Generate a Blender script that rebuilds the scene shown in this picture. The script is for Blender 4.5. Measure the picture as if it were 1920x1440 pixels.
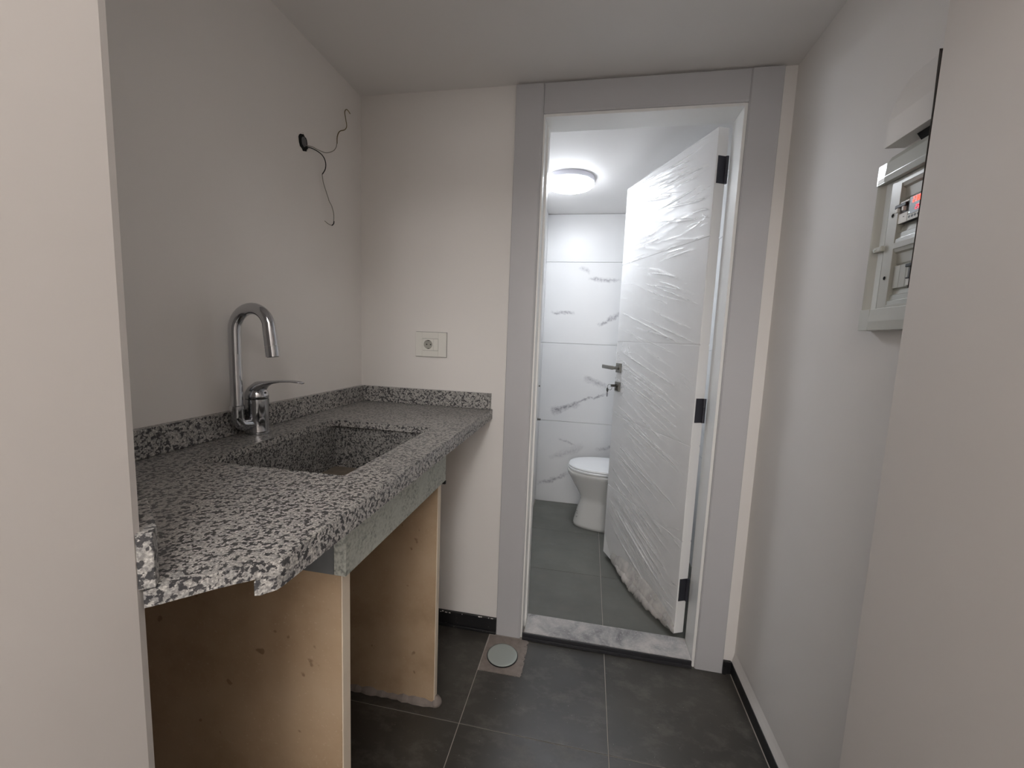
import bpy, bmesh, math, random
import numpy as np
from mathutils import Vector, Matrix
random.seed(7); rng = np.random.RandomState(11)
sc = bpy.context.scene
COL = sc.collection
for o in list(bpy.data.objects): bpy.data.objects.remove(o)

# ------------------------------------------------------------------ camera
F_PX = 774.1
RIGHT = Vector((0.981929, 0.185110, 0.039359)); DOWN = Vector((0.059281, -0.103349, -0.992877)); FWD = Vector((-0.179724, 0.977268, -0.112455))
CAM = Vector((0.967116, -1.636422, 1.280000))
cd = bpy.data.cameras.new('camera'); cam = bpy.data.objects.new('camera', cd); COL.objects.link(cam)
cd.sensor_width = 36; cd.sensor_fit = 'HORIZONTAL'; cd.lens = F_PX/1920*36; cd.clip_start = .02
U = -DOWN; B = -FWD
cam.matrix_world = Matrix(((RIGHT.x,U.x,B.x,CAM.x),(RIGHT.y,U.y,B.y,CAM.y),(RIGHT.z,U.z,B.z,CAM.z),(0,0,0,1)))
sc.camera = cam
# ------------------------------------------------------------------ world, exposure, lights
w = bpy.data.worlds.new('world'); sc.world = w; w.use_nodes = True
w.node_tree.nodes['Background'].inputs[0].default_value = (.8,.8,.8,1)
w.node_tree.nodes['Background'].inputs[1].default_value = .15
vs = sc.view_settings
vs.view_transform = 'Standard'; vs.look = 'None'; vs.gamma = 1; vs.use_curve_mapping = False; vs.exposure = 0.80
sc.cycles.max_bounces = 10; sc.cycles.diffuse_bounces = 6; sc.cycles.glossy_bounces = 5; sc.cycles.transparent_max_bounces = 12
sc.cycles.caustics_reflective = False; sc.cycles.caustics_refractive = False
def light(name, kind, loc, power, col, size, target=None):
    l = bpy.data.lights.new(name, kind); l.energy = power; l.color = col
    if kind == 'AREA': l.shape = 'DISK'; l.size = size
    else: l.shadow_soft_size = size
    o = bpy.data.objects.new(name, l); COL.objects.link(o); o.location = loc
    if target is not None:
        o.rotation_euler = (Vector(target)-Vector(loc)).to_track_quat('-Z','Y').to_euler()
    return o
light('corridor_bulb', 'POINT', (1.15,-2.3,2.50), 12, (1.0,.98,.96), .17)
light('corridor_bulb_far', 'POINT', (1.12,-3.5,2.45), 18, (1.0,.98,.96), .17)  # added fill light further back, evens out walls and alcove
light('corridor_end_window', 'AREA', (1.02,-4.4,1.5), 8, (1.0,.97,.95), 1.0, (1.0,0,1.4))  # added disc light, frontal fill from the unseen corridor end

# ------------------------------------------------------------------ materials
def new_mat(name):
    m = bpy.data.materials.new(name); m.use_nodes = True
    nt = m.node_tree; b = nt.nodes['Principled BSDF']
    return m, nt, b
def N(nt, t, **k):
    n = nt.nodes.new(t)
    for a,v in k.items():
        if a in ('operation','blend_type','data_type','noise_dimensions','feature','distance','wave_type','bands_direction','interpolation_type','clamp'): setattr(n,a,v)
        else: n.inputs[a].default_value = v
    return n
def L(nt, a, b): nt.links.new(a, b)
def lin(r,g=None,b=None):
    if g is None: g=b=r
    f=lambda c: (c/255/12.92 if c/255<=.04045 else ((c/255+.055)/1.055)**2.4)
    return (f(r),f(g),f(b),1)
def coords(nt, scale=(1,1,1)):
    tc = N(nt,'ShaderNodeTexCoord'); mp = N(nt,'ShaderNodeMapping'); mp.inputs['Scale'].default_value = scale
    L(nt, tc.outputs['Object'], mp.inputs['Vector']); return mp.outputs[0]
def ramp(nt, fac, stops, mode='LINEAR'):
    r = N(nt,'ShaderNodeValToRGB'); e = r.color_ramp; e.interpolation = mode
    while len(e.elements) < len(stops): e.elements.new(.5)
    for x,(p,c) in zip(e.elements, stops): x.position = p; x.color = c
    L(nt, fac, r.inputs[0]); return r.outputs[0]
def noise(nt, vec, scale, detail=4, rough=.5, dist=0):
    n = N(nt,'ShaderNodeTexNoise'); n.inputs['Scale'].default_value = scale; n.inputs['Detail'].default_value = detail
    n.inputs['Roughness'].default_value = rough; n.inputs['Distortion'].default_value = dist
    L(nt, vec, n.inputs['Vector']); return n.outputs['Fac']
def mix(nt, fac, a, b, mode='MIX'):
    m = N(nt,'ShaderNodeMix', data_type='RGBA', blend_type=mode)
    for s,v in ((m.inputs[0],fac),(m.inputs[6],a),(m.inputs[7],b)):
        if hasattr(v,'links'): L(nt, v, s)
        else: s.default_value = v
    return m.outputs[2]
def math_(nt, op, a, b=None, c=None):
    m = N(nt,'ShaderNodeMath', operation=op)
    for i,v in enumerate((a,b,c)):
        if v is None: continue
        if hasattr(v,'links'): L(nt, v, m.inputs[i])
        else: m.inputs[i].default_value = v
    return m.outputs[0]
def bump(nt, b, h, strength=.2, dist=.002):
    n = N(nt,'ShaderNodeBump'); n.inputs['Strength'].default_value = strength; n.inputs['Distance'].default_value = dist
    L(nt, h, n.inputs['Height']); L(nt, n.outputs[0], b.inputs['Normal'])
def plain(name, col, rough=.5, metal=0, spec=.5, var=.04, nscale=6, bmp=0):
    m, nt, b = new_mat(name); v = coords(nt)
    f = noise(nt, v, nscale)
    c2 = tuple(max(0,x*(1-var*2)) for x in col[:3])+(1,)
    L(nt, ramp(nt, f, [(.3,c2),(.7,col)]), b.inputs['Base Color'])
    b.inputs['Roughness'].default_value = rough; b.inputs['Metallic'].default_value = metal; b.inputs['Specular IOR Level'].default_value = spec
    if bmp: bump(nt, b, noise(nt, v, nscale*30), bmp, .001)
    return m
def emit(name, col, st):
    m, nt, b = new_mat(name); b.inputs['Base Color'].default_value = col
    b.inputs['Emission Color'].default_value = col; b.inputs['Emission Strength'].default_value = st
    return m
def wall_mat(name, col, rough=.55):
    m, nt, b = new_mat(name); v = coords(nt)
    f = noise(nt, v, 1.7, 3); base = ramp(nt, f, [(.3,tuple(x*.955 for x in col[:3])+(1,)),(.7,col)])
    sp = noise(nt, v, 23, 2); spot = ramp(nt, sp, [(.80,(0,0,0,1)),(.83,(1,1,1,1))])
    L(nt, mix(nt, math_(nt,'MULTIPLY',spot,.35), base, lin(120,112,104)), b.inputs['Base Color'])
    b.inputs['Roughness'].default_value = rough; b.inputs['Specular IOR Level'].default_value = .3
    bump(nt, b, noise(nt, v, 60, 4), .12, .001)
    return m
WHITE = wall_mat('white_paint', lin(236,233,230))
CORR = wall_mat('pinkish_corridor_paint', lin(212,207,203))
CEIL = wall_mat('ceiling_paint', lin(236,234,232))
BATH_PAINT = wall_mat('bathroom_paint', lin(228,229,230))

def granite_mat(name, scale=1., light=1., rough=.28):
    m, nt, b = new_mat(name); v = coords(nt)
    wv = N(nt,'ShaderNodeTexNoise'); wv.inputs['Scale'].default_value = 150*scale; L(nt, v, wv.inputs['Vector'])
    add = N(nt,'ShaderNodeVectorMath', operation='MULTIPLY_ADD'); L(nt, wv.outputs['Color'], add.inputs[0]); add.inputs[1].default_value = (.004,.004,.004); L(nt, v, add.inputs[2])
    f1 = noise(nt, add.outputs[0], 138*scale, 2.5, .6)
    f2 = noise(nt, v, 330*scale, 2, .5)
    f3 = noise(nt, v, 90*scale, 3, .6)
    g = lambda a,b_,c_: tuple(x*light for x in lin(a,b_,c_)[:3])+(1,)
    base = ramp(nt, f2, [(.32,g(128,126,124)),(.5,g(158,156,153)),(.68,g(196,194,190))])
    mid = ramp(nt, f3, [(.40,(1,1,1,1)),(.5,(0,0,0,1))])
    c1 = mix(nt, math_(nt,'MULTIPLY',mid,.35), base, g(92,94,98))
    dk = ramp(nt, f1, [(.445,(1,1,1,1)),(.485,(0,0,0,1))])
    c2 = mix(nt, math_(nt,'MULTIPLY',dk,.90), c1, g(40,41,46))
    L(nt, c2, b.inputs['Base Color'])
    b.inputs['Roughness'].default_value = rough; b.inputs['Specular IOR Level'].default_value = .5
    bump(nt, b, f1, .06, .0008)
    return m
GRANITE = granite_mat('speckled_granite', 1., 1.15)
GRANITE_EDGE = granite_mat('sawn_granite', 1., 1.15, .5)
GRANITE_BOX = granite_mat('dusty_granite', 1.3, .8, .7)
def box_mat():
    m, nt, b = new_mat('cement_smeared_granite'); v = coords(nt)
    f = noise(nt, v, 150, 3); g = noise(nt, v, 14, 4)
    base = ramp(nt, f, [(.36,lin(138,141,136)),(.5,lin(182,186,178)),(.7,lin(200,203,195))])
    L(nt, mix(nt, ramp(nt,g,[(.4,(0,0,0,1)),(.65,(.8,.8,.8,1))]), base, lin(194,198,190)), b.inputs['Base Color'])
    b.inputs['Roughness'].default_value = .75; bump(nt, b, f, .15, .001)
    return m
BOXM = box_mat()
def stone_mat():
    m, nt, b = new_mat('beige_limestone'); v = coords(nt)
    f = noise(nt, v, 5, 5, .6); sp = noise(nt, v, 31, 2, .4); fine = noise(nt, v, 160, 2)
    base = ramp(nt, f, [(.3,lin(164,140,112)),(.5,lin(182,158,130)),(.7,lin(192,170,143))])
    spots = ramp(nt, sp, [(.735,(0,0,0,1)),(.775,(1,1,1,1))])
    fl = ramp(nt, fine, [(.66,(0,0,0,1)),(.70,(1,1,1,1))])
    c = mix(nt, math_(nt,'MULTIPLY',spots,.55), base, lin(108,80,55))
    c = mix(nt, math_(nt,'MULTIPLY',fl,.25), c, lin(216,200,178))
    L(nt, c, b.inputs['Base Color']); b.inputs['Roughness'].default_value = .5; bump(nt, b, f, .08, .001)
    return m
STONE = stone_mat()
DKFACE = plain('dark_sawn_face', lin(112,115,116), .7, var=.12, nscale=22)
BFLOOR = plain('dusty_basin_floor', lin(128,118,106), .8, var=.12, nscale=30)
STONE_EDGE = plain('lit_limestone_edge', lin(232,218,198), .65, var=.05, nscale=14, bmp=.2)  # paler copy of the limestone, light on the front edge put into the colour

def tile_mat(name, dark, lightc, dust=.25, rough=.38):
    m, nt, b = new_mat(name)
    g = N(nt,'ShaderNodeNewGeometry'); v = g.outputs['Position']
    st = N(nt,'ShaderNodeMapping'); st.inputs['Scale'].default_value = (1.3,2.0,1); L(nt, v, st.inputs['Vector'])
    f = noise(nt, v, 2.3, 4, .6); f2 = noise(nt, st.outputs[0], 7, 8, .72); f3 = noise(nt, v, 140, 2, .5)
    base = ramp(nt, f, [(.3,dark),(.7,lightc)])
    streak = ramp(nt, f2, [(.5,(0,0,0,1)),(.72,(1,1,1,1))])
    specks = ramp(nt, f3, [(.735,(0,0,0,1)),(.76,(1,1,1,1))])
    c = mix(nt, math_(nt,'MULTIPLY',streak,dust), base, lin(124,120,112))
    c = mix(nt, math_(nt,'MULTIPLY',specks,.45), c, lin(180,176,170))
    L(nt, c, b.inputs['Base Color']); b.inputs['Specular IOR Level'].default_value = .6
    r = ramp(nt, f2, [(.3,(rough,)*3+(1,)),(.75,(rough+.25,)*3+(1,))]); L(nt, r, b.inputs['Roughness'])
    bump(nt, b, f2, .08, .001)
    return m
TILE = tile_mat('slate_grey_floor_tile', lin(48,46,44), lin(70,67,62), .42, .28)
TILE_B = tile_mat('bathroom_floor_tile', lin(92,93,88), lin(116,117,111), .38, .5)
GROUT = plain('pale_grout', lin(176,168,160), .9)
BASEB = tile_mat('black_baseboard_tile', lin(22,22,24), lin(34,34,36), .12, .3)
def thr_mat():
    m, nt, b = new_mat('dusty_threshold_stone'); v = coords(nt)
    f = noise(nt, v, 9, 5, .65, .6); f2 = noise(nt, v, 120, 3, .6)
    c = ramp(nt, f, [(.33,lin(120,120,122)),(.5,lin(166,165,165)),(.68,lin(196,192,189))])
    c = mix(nt, ramp(nt,f2,[(.55,(0,0,0,1)),(.72,(.5,.5,.5,1))]), c, lin(212,209,206))
    L(nt, c, b.inputs['Base Color']); b.inputs['Roughness'].default_value = .7
    return m
THRESH = thr_mat()
THRESH_DK = plain('dark_threshold_edge', lin(48,48,52), .4, var=.1, nscale=20)

def marble_mat(name, segs, axis):
    """white marble print; veins follow short segments given in metres on the wall (horizontal, height)"""
    m, nt, b = new_mat(name)
    g = N(nt,'ShaderNodeNewGeometry'); sx = N(nt,'ShaderNodeSeparateXYZ'); L(nt, g.outputs['Position'], sx.inputs[0])
    n1 = N(nt,'ShaderNodeTexNoise'); n1.inputs['Scale'].default_value = 9; n1.inputs['Detail'].default_value = 5; n1.inputs['Roughness'].default_value=.65
    L(nt, g.outputs['Position'], n1.inputs['Vector'])
    sc_ = N(nt,'ShaderNodeSeparateColor'); L(nt, n1.outputs['Color'], sc_.inputs[0])
    U_ = math_(nt,'ADD', sx.outputs[axis], math_(nt,'MULTIPLY', math_(nt,'SUBTRACT',sc_.outputs[0],.5), .12))
    V_ = math_(nt,'ADD', sx.outputs[2], math_(nt,'MULTIPLY', math_(nt,'SUBTRACT',sc_.outputs[1],.5), .10))
    fine = noise(nt, g.outputs['Position'], 55, 4, .7)
    total = None
    for (x0,z0,x1,z1,wd,st) in segs:
        l = math.hypot(x1-x0,z1-z0); dx,dz = (x1-x0)/l,(z1-z0)/l; mx,mz=(x0+x1)/2,(z0+z1)/2
        u = math_(nt,'SUBTRACT',U_,mx); v = math_(nt,'SUBTRACT',V_,mz)
        a = math_(nt,'ABSOLUTE', math_(nt,'ADD', math_(nt,'MULTIPLY',u,dx), math_(nt,'MULTIPLY',v,dz)))
        c = math_(nt,'ABSOLUTE', math_(nt,'ADD', math_(nt,'MULTIPLY',u,-dz), math_(nt,'MULTIPLY',v,dx)))
        mr = N(nt,'ShaderNodeMapRange'); mr.inputs[1].default_value = l*.36; mr.inputs[2].default_value = l*.58; mr.inputs[3].default_value = 1; mr.inputs[4].default_value = 0; L(nt,a,mr.inputs[0])
        mc = N(nt,'ShaderNodeMapRange'); mc.inputs[1].default_value = 0; mc.inputs[2].default_value = wd; mc.inputs[3].default_value = 1; mc.inputs[4].default_value = 0; L(nt,c,mc.inputs[0])
        k = math_(nt,'MULTIPLY', math_(nt,'MULTIPLY',mr.outputs[0],mc.outputs[0]), st)
        total = k if total is None else math_(nt,'MAXIMUM',total,k)
    fm = ramp(nt, fine, [(.35,(.25,)*3+(1,)),(.6,(1,)*3+(1,))])
    fac = math_(nt,'MULTIPLY',total,fm)
    cloud = noise(nt, g.outputs['Position'], 1.6, 3, .5)
    base = ramp(nt, cloud, [(.3,lin(222,223,224)),(.7,lin(234,234,234))])
    L(nt, mix(nt, fac, base, lin(120,118,128)), b.inputs['Base Color'])
    b.inputs['Roughness'].default_value = .35
    return m
MARBLE = marble_mat('white_marble_tile', [
    (.66,1.49,.83,1.47,.016,.75),(1.03,1.40,1.16,1.48,.02,.85),(.95,.99,1.10,.93,.03,.6),(.72,.72,.90,.80,.03,.95),(.88,.80,1.11,.89,.012,.95),
    (.93,1.73,1.15,1.715,.018,.7),(.86,1.81,.93,1.78,.02,.45),(.64,.14,.86,.24,.02,.75),(.78,.52,.90,.47,.012,.5),(.72,.36,.95,.47,.03,.35),(1.08,.45,1.3,.52,.02,.7),(1.3,.9,1.55,1.1,.02,.8)], 0)
MARBLE_S = marble_mat('white_marble_side_tile', [(.3,.5,.8,.8,.02,.7),(.9,1.2,1.4,1.5,.02,.7),(1.1,.9,1.45,.96,.02,.8),(.2,1.5,.6,1.2,.02,.7)], 1)

DOORW = plain('white_door_lacquer', lin(243,243,243), .5, spec=.2, var=.01)
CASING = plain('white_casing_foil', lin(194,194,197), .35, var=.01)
JAMB = plain('white_jamb_foil', lin(242,242,240), .35, var=.01)
HINGE = plain('dark_grey_hinge', lin(78,78,86), .45, .6)
NICKEL = plain('satin_nickel', lin(150,148,142), .35, .9)
CHROME = plain('chrome', lin(196,198,202), .07, 1, var=.01)
CHROME_DK = plain('aerator_dark', lin(40,40,42), .5, .5)
PLAST = plain('white_plastic', lin(234,233,227), .35, var=.01)
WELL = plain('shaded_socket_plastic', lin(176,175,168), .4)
PLAST_BD = plain('grey_white_board_plastic', lin(196,197,190), .28, var=.01)
PLAST_GL = plain('glossy_board_plastic', lin(198,202,197), .12, var=.01)
BLACK = plain('black_plastic', lin(20,20,22), .4)
JOINT = plain('dark_joint', lin(62,56,52), .9)
VOID = plain('dark_void', lin(9,9,9), .95)
GREYM = plain('grey_switch_plastic', lin(98,98,100), .45)
DISP = plain('display_window', lin(48,60,70), .12)
RED = emit('red_led', (1,.05,.03,1), 3.2); RED2 = emit('dim_red_led', (.9,.08,.12,1), .9); LEDW = emit('white_led', (.8,.95,.9,1), 1.2)
PORC = plain('white_porcelain', lin(226,226,224), .1, var=.005)
SEAT = plain('white_toilet_seat', lin(238,239,240), .22, var=.005)
LAMP = emit('lit_opal_diffuser', (.90,.94,1.0,1), 22.5)
LAMPR = plain('white_lamp_rim', lin(225,225,235), .4)
WIRE_Y = plain('olive_yellow_wire', lin(112,98,62), .6); WIRE_B = plain('black_wire', lin(26,24,23), .5); WIRE_G = plain('plastered_grey_wire', lin(142,138,130), .8)
CEMENT = plain('pinkish_cement_patch', lin(146,136,130), .9, var=.12, nscale=40, bmp=.4)
DRAINM = plain('grey_glass_drain_cover', lin(176,184,180), .22, .1, var=.02)
KEYM = plain('dark_key_metal', lin(96,94,90), .4, .8)

def wrap_mat(name, white=.10, tint=(1,1,1,1), dens=.14):
    m = bpy.data.materials.new(name); m.use_nodes = True; nt = m.node_tree; nt.nodes.clear()
    out = N(nt,'ShaderNodeOutputMaterial'); tr = N(nt,'ShaderNodeBsdfTransparent'); gl = N(nt,'ShaderNodeBsdfGlossy'); df = N(nt,'ShaderNodeBsdfDiffuse')
    gl.inputs['Roughness'].default_value = .12; df.inputs['Color'].default_value = tint; tr.inputs['Color'].default_value = (1,1,1,1)
    gl.inputs['Color'].default_value = (1,1,1,1)
    v = coords(nt); nz = noise(nt, v, 7, 4, .6)
    at = N(nt,'ShaderNodeAttribute'); at.attribute_name = 'fold'
    k0 = ramp(nt, nz, [(.35,(white*.5,)*3+(1,)),(.7,(white*1.8,)*3+(1,))])
    k = N(nt,'ShaderNodeClamp'); L(nt, math_(nt,'ADD',k0,math_(nt,'MULTIPLY',at.outputs['Fac'],.55)), k.inputs[0]); k = k.outputs[0]
    m1 = N(nt,'ShaderNodeMixShader'); L(nt,k,m1.inputs[0]); L(nt,tr.outputs[0],m1.inputs[1]); L(nt,df.outputs[0],m1.inputs[2])
    lw = N(nt,'ShaderNodeLayerWeight'); lw.inputs[0].default_value = .5
    ff = math_(nt,'ADD', math_(nt,'MULTIPLY', math_(nt,'POWER', lw.outputs['Facing'], 4.0), .9), .016+dens*.5)
    cl = N(nt,'ShaderNodeClamp'); L(nt, ff, cl.inputs[0])
    m2 = N(nt,'ShaderNodeMixShader'); L(nt,cl.outputs[0],m2.inputs[0]); L(nt,m1.outputs[0],m2.inputs[1]); L(nt,gl.outputs[0],m2.inputs[2])
    L(nt, m2.outputs[0], out.inputs[0]); return m
WRAP = wrap_mat('clear_stretch_film', .05, dens=.0)
WRAP_B = wrap_mat('bunched_stretch_film', .42, (.90,.85,.81,1), .10)

# ------------------------------------------------------------------ geometry helpers
def world_loc(p):
    v = Vector((0,0,0))
    while p: v += p.location; p = p.parent
    return v
def obj(name, bm, mat, parent=None, label=None, cat=None, group=None, kind=None, smooth=False, loc=None):
    me = bpy.data.meshes.new(name)
    off = world_loc(parent) if parent else Vector(loc or (0,0,0))
    if isinstance(bm, bmesh.types.BMesh):
        bmesh.ops.translate(bm, vec=-off, verts=bm.verts); bmesh.ops.recalc_face_normals(bm, faces=bm.faces)
        bm.to_mesh(me); bm.free()
    else:
        vv, ff = bm; me.from_pydata([tuple(Vector(v)-off) for v in vv], [], ff); me.update()
    mats = mat if isinstance(mat,(list,tuple)) else [mat]
    for m in mats: me.materials.append(m)
    if smooth:
        for p in me.polygons: p.use_smooth = True
        if smooth != 'all':
            me.set_sharp_from_angle(angle=math.radians(smooth if smooth > 1 else 35))
    o = bpy.data.objects.new(name, me); COL.objects.link(o)
    if parent: o.parent = parent
    else: o.location = off
    if label: o['label'] = label
    if cat: o['category'] = cat
    if group: o['group'] = group
    if kind: o['kind'] = kind
    return o
def thing(name, loc, label=None, cat=None, group=None, kind=None):
    o = bpy.data.objects.new(name, None); COL.objects.link(o); o.location = loc; o.empty_display_size = .05
    if label: o['label'] = label
    if cat: o['category'] = cat
    if group: o['group'] = group
    if kind: o['kind'] = kind
    return o
def BM(): return bmesh.new()
def box(bm, x0,x1,y0,y1,z0,z1, bev=0):
    vs_ = [bm.verts.new((x,y,z)) for x in (x0,x1) for y in (y0,y1) for z in (z0,z1)]
    idx = [(0,1,3,2),(4,6,7,5),(0,4,5,1),(2,3,7,6),(0,2,6,4),(1,5,7,3)]
    fs = [bm.faces.new([vs_[i] for i in f]) for f in idx]
    if bev:
        es = list({e for f in fs for e in f.edges}); bmesh.ops.bevel(bm, geom=es, offset=bev, segments=2, affect='EDGES', profile=.5)
    return bm
def prism(bm, pts, a, b, plane='xy', bev=0):
    """extrude polygon pts (2D) between a and b; plane: 'xy' (z extr), 'xz' (y extr), 'yz' (x extr)"""
    def P(p,t):
        return {'xy':(p[0],p[1],t),'xz':(p[0],t,p[1]),'yz':(t,p[0],p[1])}[plane]
    v0 = [bm.verts.new(P(p,a)) for p in pts]; v1 = [bm.verts.new(P(p,b)) for p in pts]
    n = len(pts); fs = [bm.faces.new(v0), bm.faces.new(v1[::-1])]
    for i in range(n): fs.append(bm.faces.new((v0[i],v0[(i+1)%n],v1[(i+1)%n],v1[i])))
    if bev:
        es = list({e for f in fs for e in f.edges}); bmesh.ops.bevel(bm, geom=es, offset=bev, segments=2, affect='EDGES', profile=.5)
    return bm
def rings(bm, rs, cap0=True, cap1=True):
    R_ = [[bm.verts.new(p) for p in r] for r in rs]; n = len(R_[0])
    for a,b in zip(R_,R_[1:]):
        for i in range(n): bm.faces.new((a[i],a[(i+1)%n],b[(i+1)%n],b[i]))
    if cap0: bm.faces.new(R_[0][::-1])
    if cap1: bm.faces.new(R_[-1])
    return bm
def tube(bm, pts, rad, n=12, cap=True):
    P_ = [Vector(p) for p in pts]; rr = rad if isinstance(rad,(list,tuple)) else [rad]*len(P_)
    t0 = (P_[1]-P_[0]).normalized(); up = Vector((0,0,1)) if abs(t0.z)<.9 else Vector((1,0,0))
    s = t0.cross(up).normalized(); rs=[]
    for i,p in enumerate(P_):
        t = (P_[min(i+1,len(P_)-1)]-P_[max(i-1,0)]).normalized()
        s = (s - t*s.dot(t)).normalized(); q = t.cross(s)
        rs.append([p + (s*math.cos(2*math.pi*k/n)+q*math.sin(2*math.pi*k/n))*rr[i] for k in range(n)])
    return rings(bm, rs, cap, cap)
def cyl(bm, a, b, r, n=24, r2=None): return tube(bm, [a,b], [r, r if r2 is None else r2], n)
def smooth_path(pts, k=8):
    P_ = [Vector(p) for p in pts]; out=[]
    for i in range(len(P_)-1):
        p0,p1,p2,p3 = P_[max(i-1,0)],P_[i],P_[i+1],P_[min(i+2,len(P_)-1)]
        for j in range(k):
            t=j/k; out.append(.5*((2*p1)+(-p0+p2)*t+(2*p0-5*p1+4*p2-p3)*t*t+(-p0+3*p1-3*p2+p3)*t**3))
    return out+[P_[-1]]
def lathe(bm, cx, cy, prof, n=32):
    return rings(bm, [[(cx+r*math.cos(2*math.pi*k/n), cy+r*math.sin(2*math.pi*k/n), z) for k in range(n)] for r,z in prof])

# ------------------------------------------------------------------ room shell
H = 2.2214; W = 1.597; WN = 1.537; YN = -.74; HM = 2.70; LINT = 2.03; PY = -1.29
bm = BM(); box(bm,-.12,.747,0,.112,0,H); box(bm,1.4515,W+.12,0,.112,0,H); box(bm,.747,1.4515,0,.112,2.111,H)
obj('wall_back', bm, WHITE, kind='structure', label='white painted wall around the bathroom doorway')
bm = BM(); box(bm,-.12,0,-1.19,0,0,H)
WL = obj('wall_left', bm, WHITE, kind='structure', label='white painted wall behind the granite worktop')
bm = BM(); box(bm,W,W+.12,YN-.06,0,0,H)
WR = obj('wall_right', bm, WHITE, kind='structure', label='white painted wall under the electrical board')
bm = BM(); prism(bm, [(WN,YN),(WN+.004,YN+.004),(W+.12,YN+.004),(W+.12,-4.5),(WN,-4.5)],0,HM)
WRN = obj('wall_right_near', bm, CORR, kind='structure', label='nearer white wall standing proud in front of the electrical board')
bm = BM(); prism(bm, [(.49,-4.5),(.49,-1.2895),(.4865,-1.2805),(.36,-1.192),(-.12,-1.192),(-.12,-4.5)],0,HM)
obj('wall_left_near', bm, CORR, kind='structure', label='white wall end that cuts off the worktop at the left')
bm = BM(); box(bm,-.12,W+.12,-1.191,1.64,H,H+.1)
obj('ceiling', bm, CEIL, kind='structure')
bm = BM(); box(bm,-.12,W+.12,PY-.002,-1.1915,LINT,HM)
obj('wall_lintel', bm, WHITE, kind='structure')
bm = BM(); box(bm,-.12,W+.12,-4.5,PY,HM,HM+.1)
obj('ceiling_near', bm, CEIL, kind='structure')
bm = BM(); box(bm,-.12,W+.12,-4.62,-4.5,0,HM); obj('wall_behind', bm, WHITE, kind='structure')
# bathroom shell
BY = 1.524; BXL = .611; BXR = 1.62
bm = BM(); box(bm,BXL-.12,BXR+.12,BY+.010,BY+.13,0,H); WBB = obj('wall_bathroom_back', bm, BATH_PAINT, kind='structure')
bm = BM(); box(bm,BXL-.12,BXL-.009,.112,BY+.02,0,H); WBL = obj('wall_bathroom_left', bm, BATH_PAINT, kind='structure')
bm = BM(); box(bm,BXR+.009,BXR+.12,.112,BY+.02,0,H); WBR = obj('wall_bathroom_right', bm, BATH_PAINT, kind='structure')
bm = BM(); box(bm,BXL-.12,BXR+.12,.112,BY+.02,2.192,H-.001); obj('ceiling_bathroom', bm, CEIL, kind='structure')
g = .0025
for z0,z1 in ((0,.65),(.65,1.25),(1.25,1.85),(1.85,2.19)):
    bm = BM(); box(bm,BXL,1.16+.45,BY,BY+.0095,z0+g/2,z1-g/2,.0006); obj('tile', bm, MARBLE, WBB)
    for y0,y1 in ((.114,.65),(.65,1.522)):
        bm = BM(); box(bm,BXL-.0085,BXL,y0+g/2,y1-g/2,z0+g/2,z1-g/2,.0006); obj('tile', bm, MARBLE_S, WBL)
        bm = BM(); box(bm,BXR,BXR+.0085,y0+g/2,y1-g/2,z0+g/2,z1-g/2,.0006); obj('tile', bm, MARBLE_S, WBR)

# floors: grout bed and one object per tile
bm = BM(); box(bm,-.5,W+.12,-4.62,.0,-.08,-.002); FL = obj('floor', bm, GROUT, kind='structure', label='pale grout bed of the dark grey tiled floor')
bm = BM(); box(bm,BXL-.12,BXR+.12,.0,BY+.02,-.08,-.002); FB = obj('floor_bathroom', bm, GROUT, kind='structure')
xs = [.6143+.4852*k for k in range(-2,3)]; ys = [-.4446-.4852*k for k in range(0,16)]
def floor_tiles(par, xs_, ys_, mat, x0, x1, y0, y1, cut=None):
    for a,b in zip(xs_,xs_[1:]):
        for c,d in zip(ys_,ys_[1:]):
            xa,xb,ya,yb = max(a,x0),min(b,x1),max(c,y0),min(d,y1)
            if xb-xa<.01 or yb-ya<.01: continue
            bm = BM(); t=.0013
            if cut and xa<cut[0]+.02 and xb>cut[1] and yb>cut[2] : 
                prism(bm,[(xa+t,ya+t),(xb-t,ya+t),(xb-t,yb-t),(cut[1],yb-t),(cut[1],cut[2]),(xa+t,cut[2])],-.006,0)
            else: box(bm,xa+t,xb-t,ya+t,yb-t,-.006,0)
            bmesh.ops.bevel(bm, geom=[e for e in bm.edges if all(v.co.z>-.001 for v in e.verts)], offset=.0007, segments=1, affect='EDGES')
            obj('tile', bm, mat, par)
floor_tiles(FL, xs, sorted(ys)+[0.0], TILE, 0, W, -4.5, -.001, cut=(.617,.781,-.2165))
floor_tiles(FB, [.6143-.4852,.6143,1.0995,1.5847,2.1], [.05,.55,1.035,1.524], TILE_B, BXL, BXR, .095, BY)

# baseboards
bm = BM(); box(bm,.0,.6405,-.011,-.0005,0,.068,.0015); box(bm,.0,.6405,-.019,-.011,0,.012,.002)
o = obj('baseboard_back', bm, BASEB, kind='structure', label='black tile skirting chipped along its top, between worktop and door casing')
bm = BM(); box(bm,W-.011,W-.0005,YN,-.002,0,.047,.0015); obj('baseboard_right', bm, BASEB, kind='structure', label='low black tile skirting along the right wall')
bm = BM(); box(bm,1.5545,W-.012,-.013,-.001,0,.050,.001); box(bm,1.5545,1.566,-.020,-.013,0,.034,.001); obj('baseboard_corner', bm, BASEB, kind='structure')
bm = BM(); prism(bm,[(W+.001,.0472),(W-.0085,.0472),(W-.0075,.052),(W-.003,.072),(W+.001,.095)],YN,-.002,'xz'); obj('trim_1', bm, WHITE, kind='structure', label='band of white filler above the right skirting')
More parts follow.
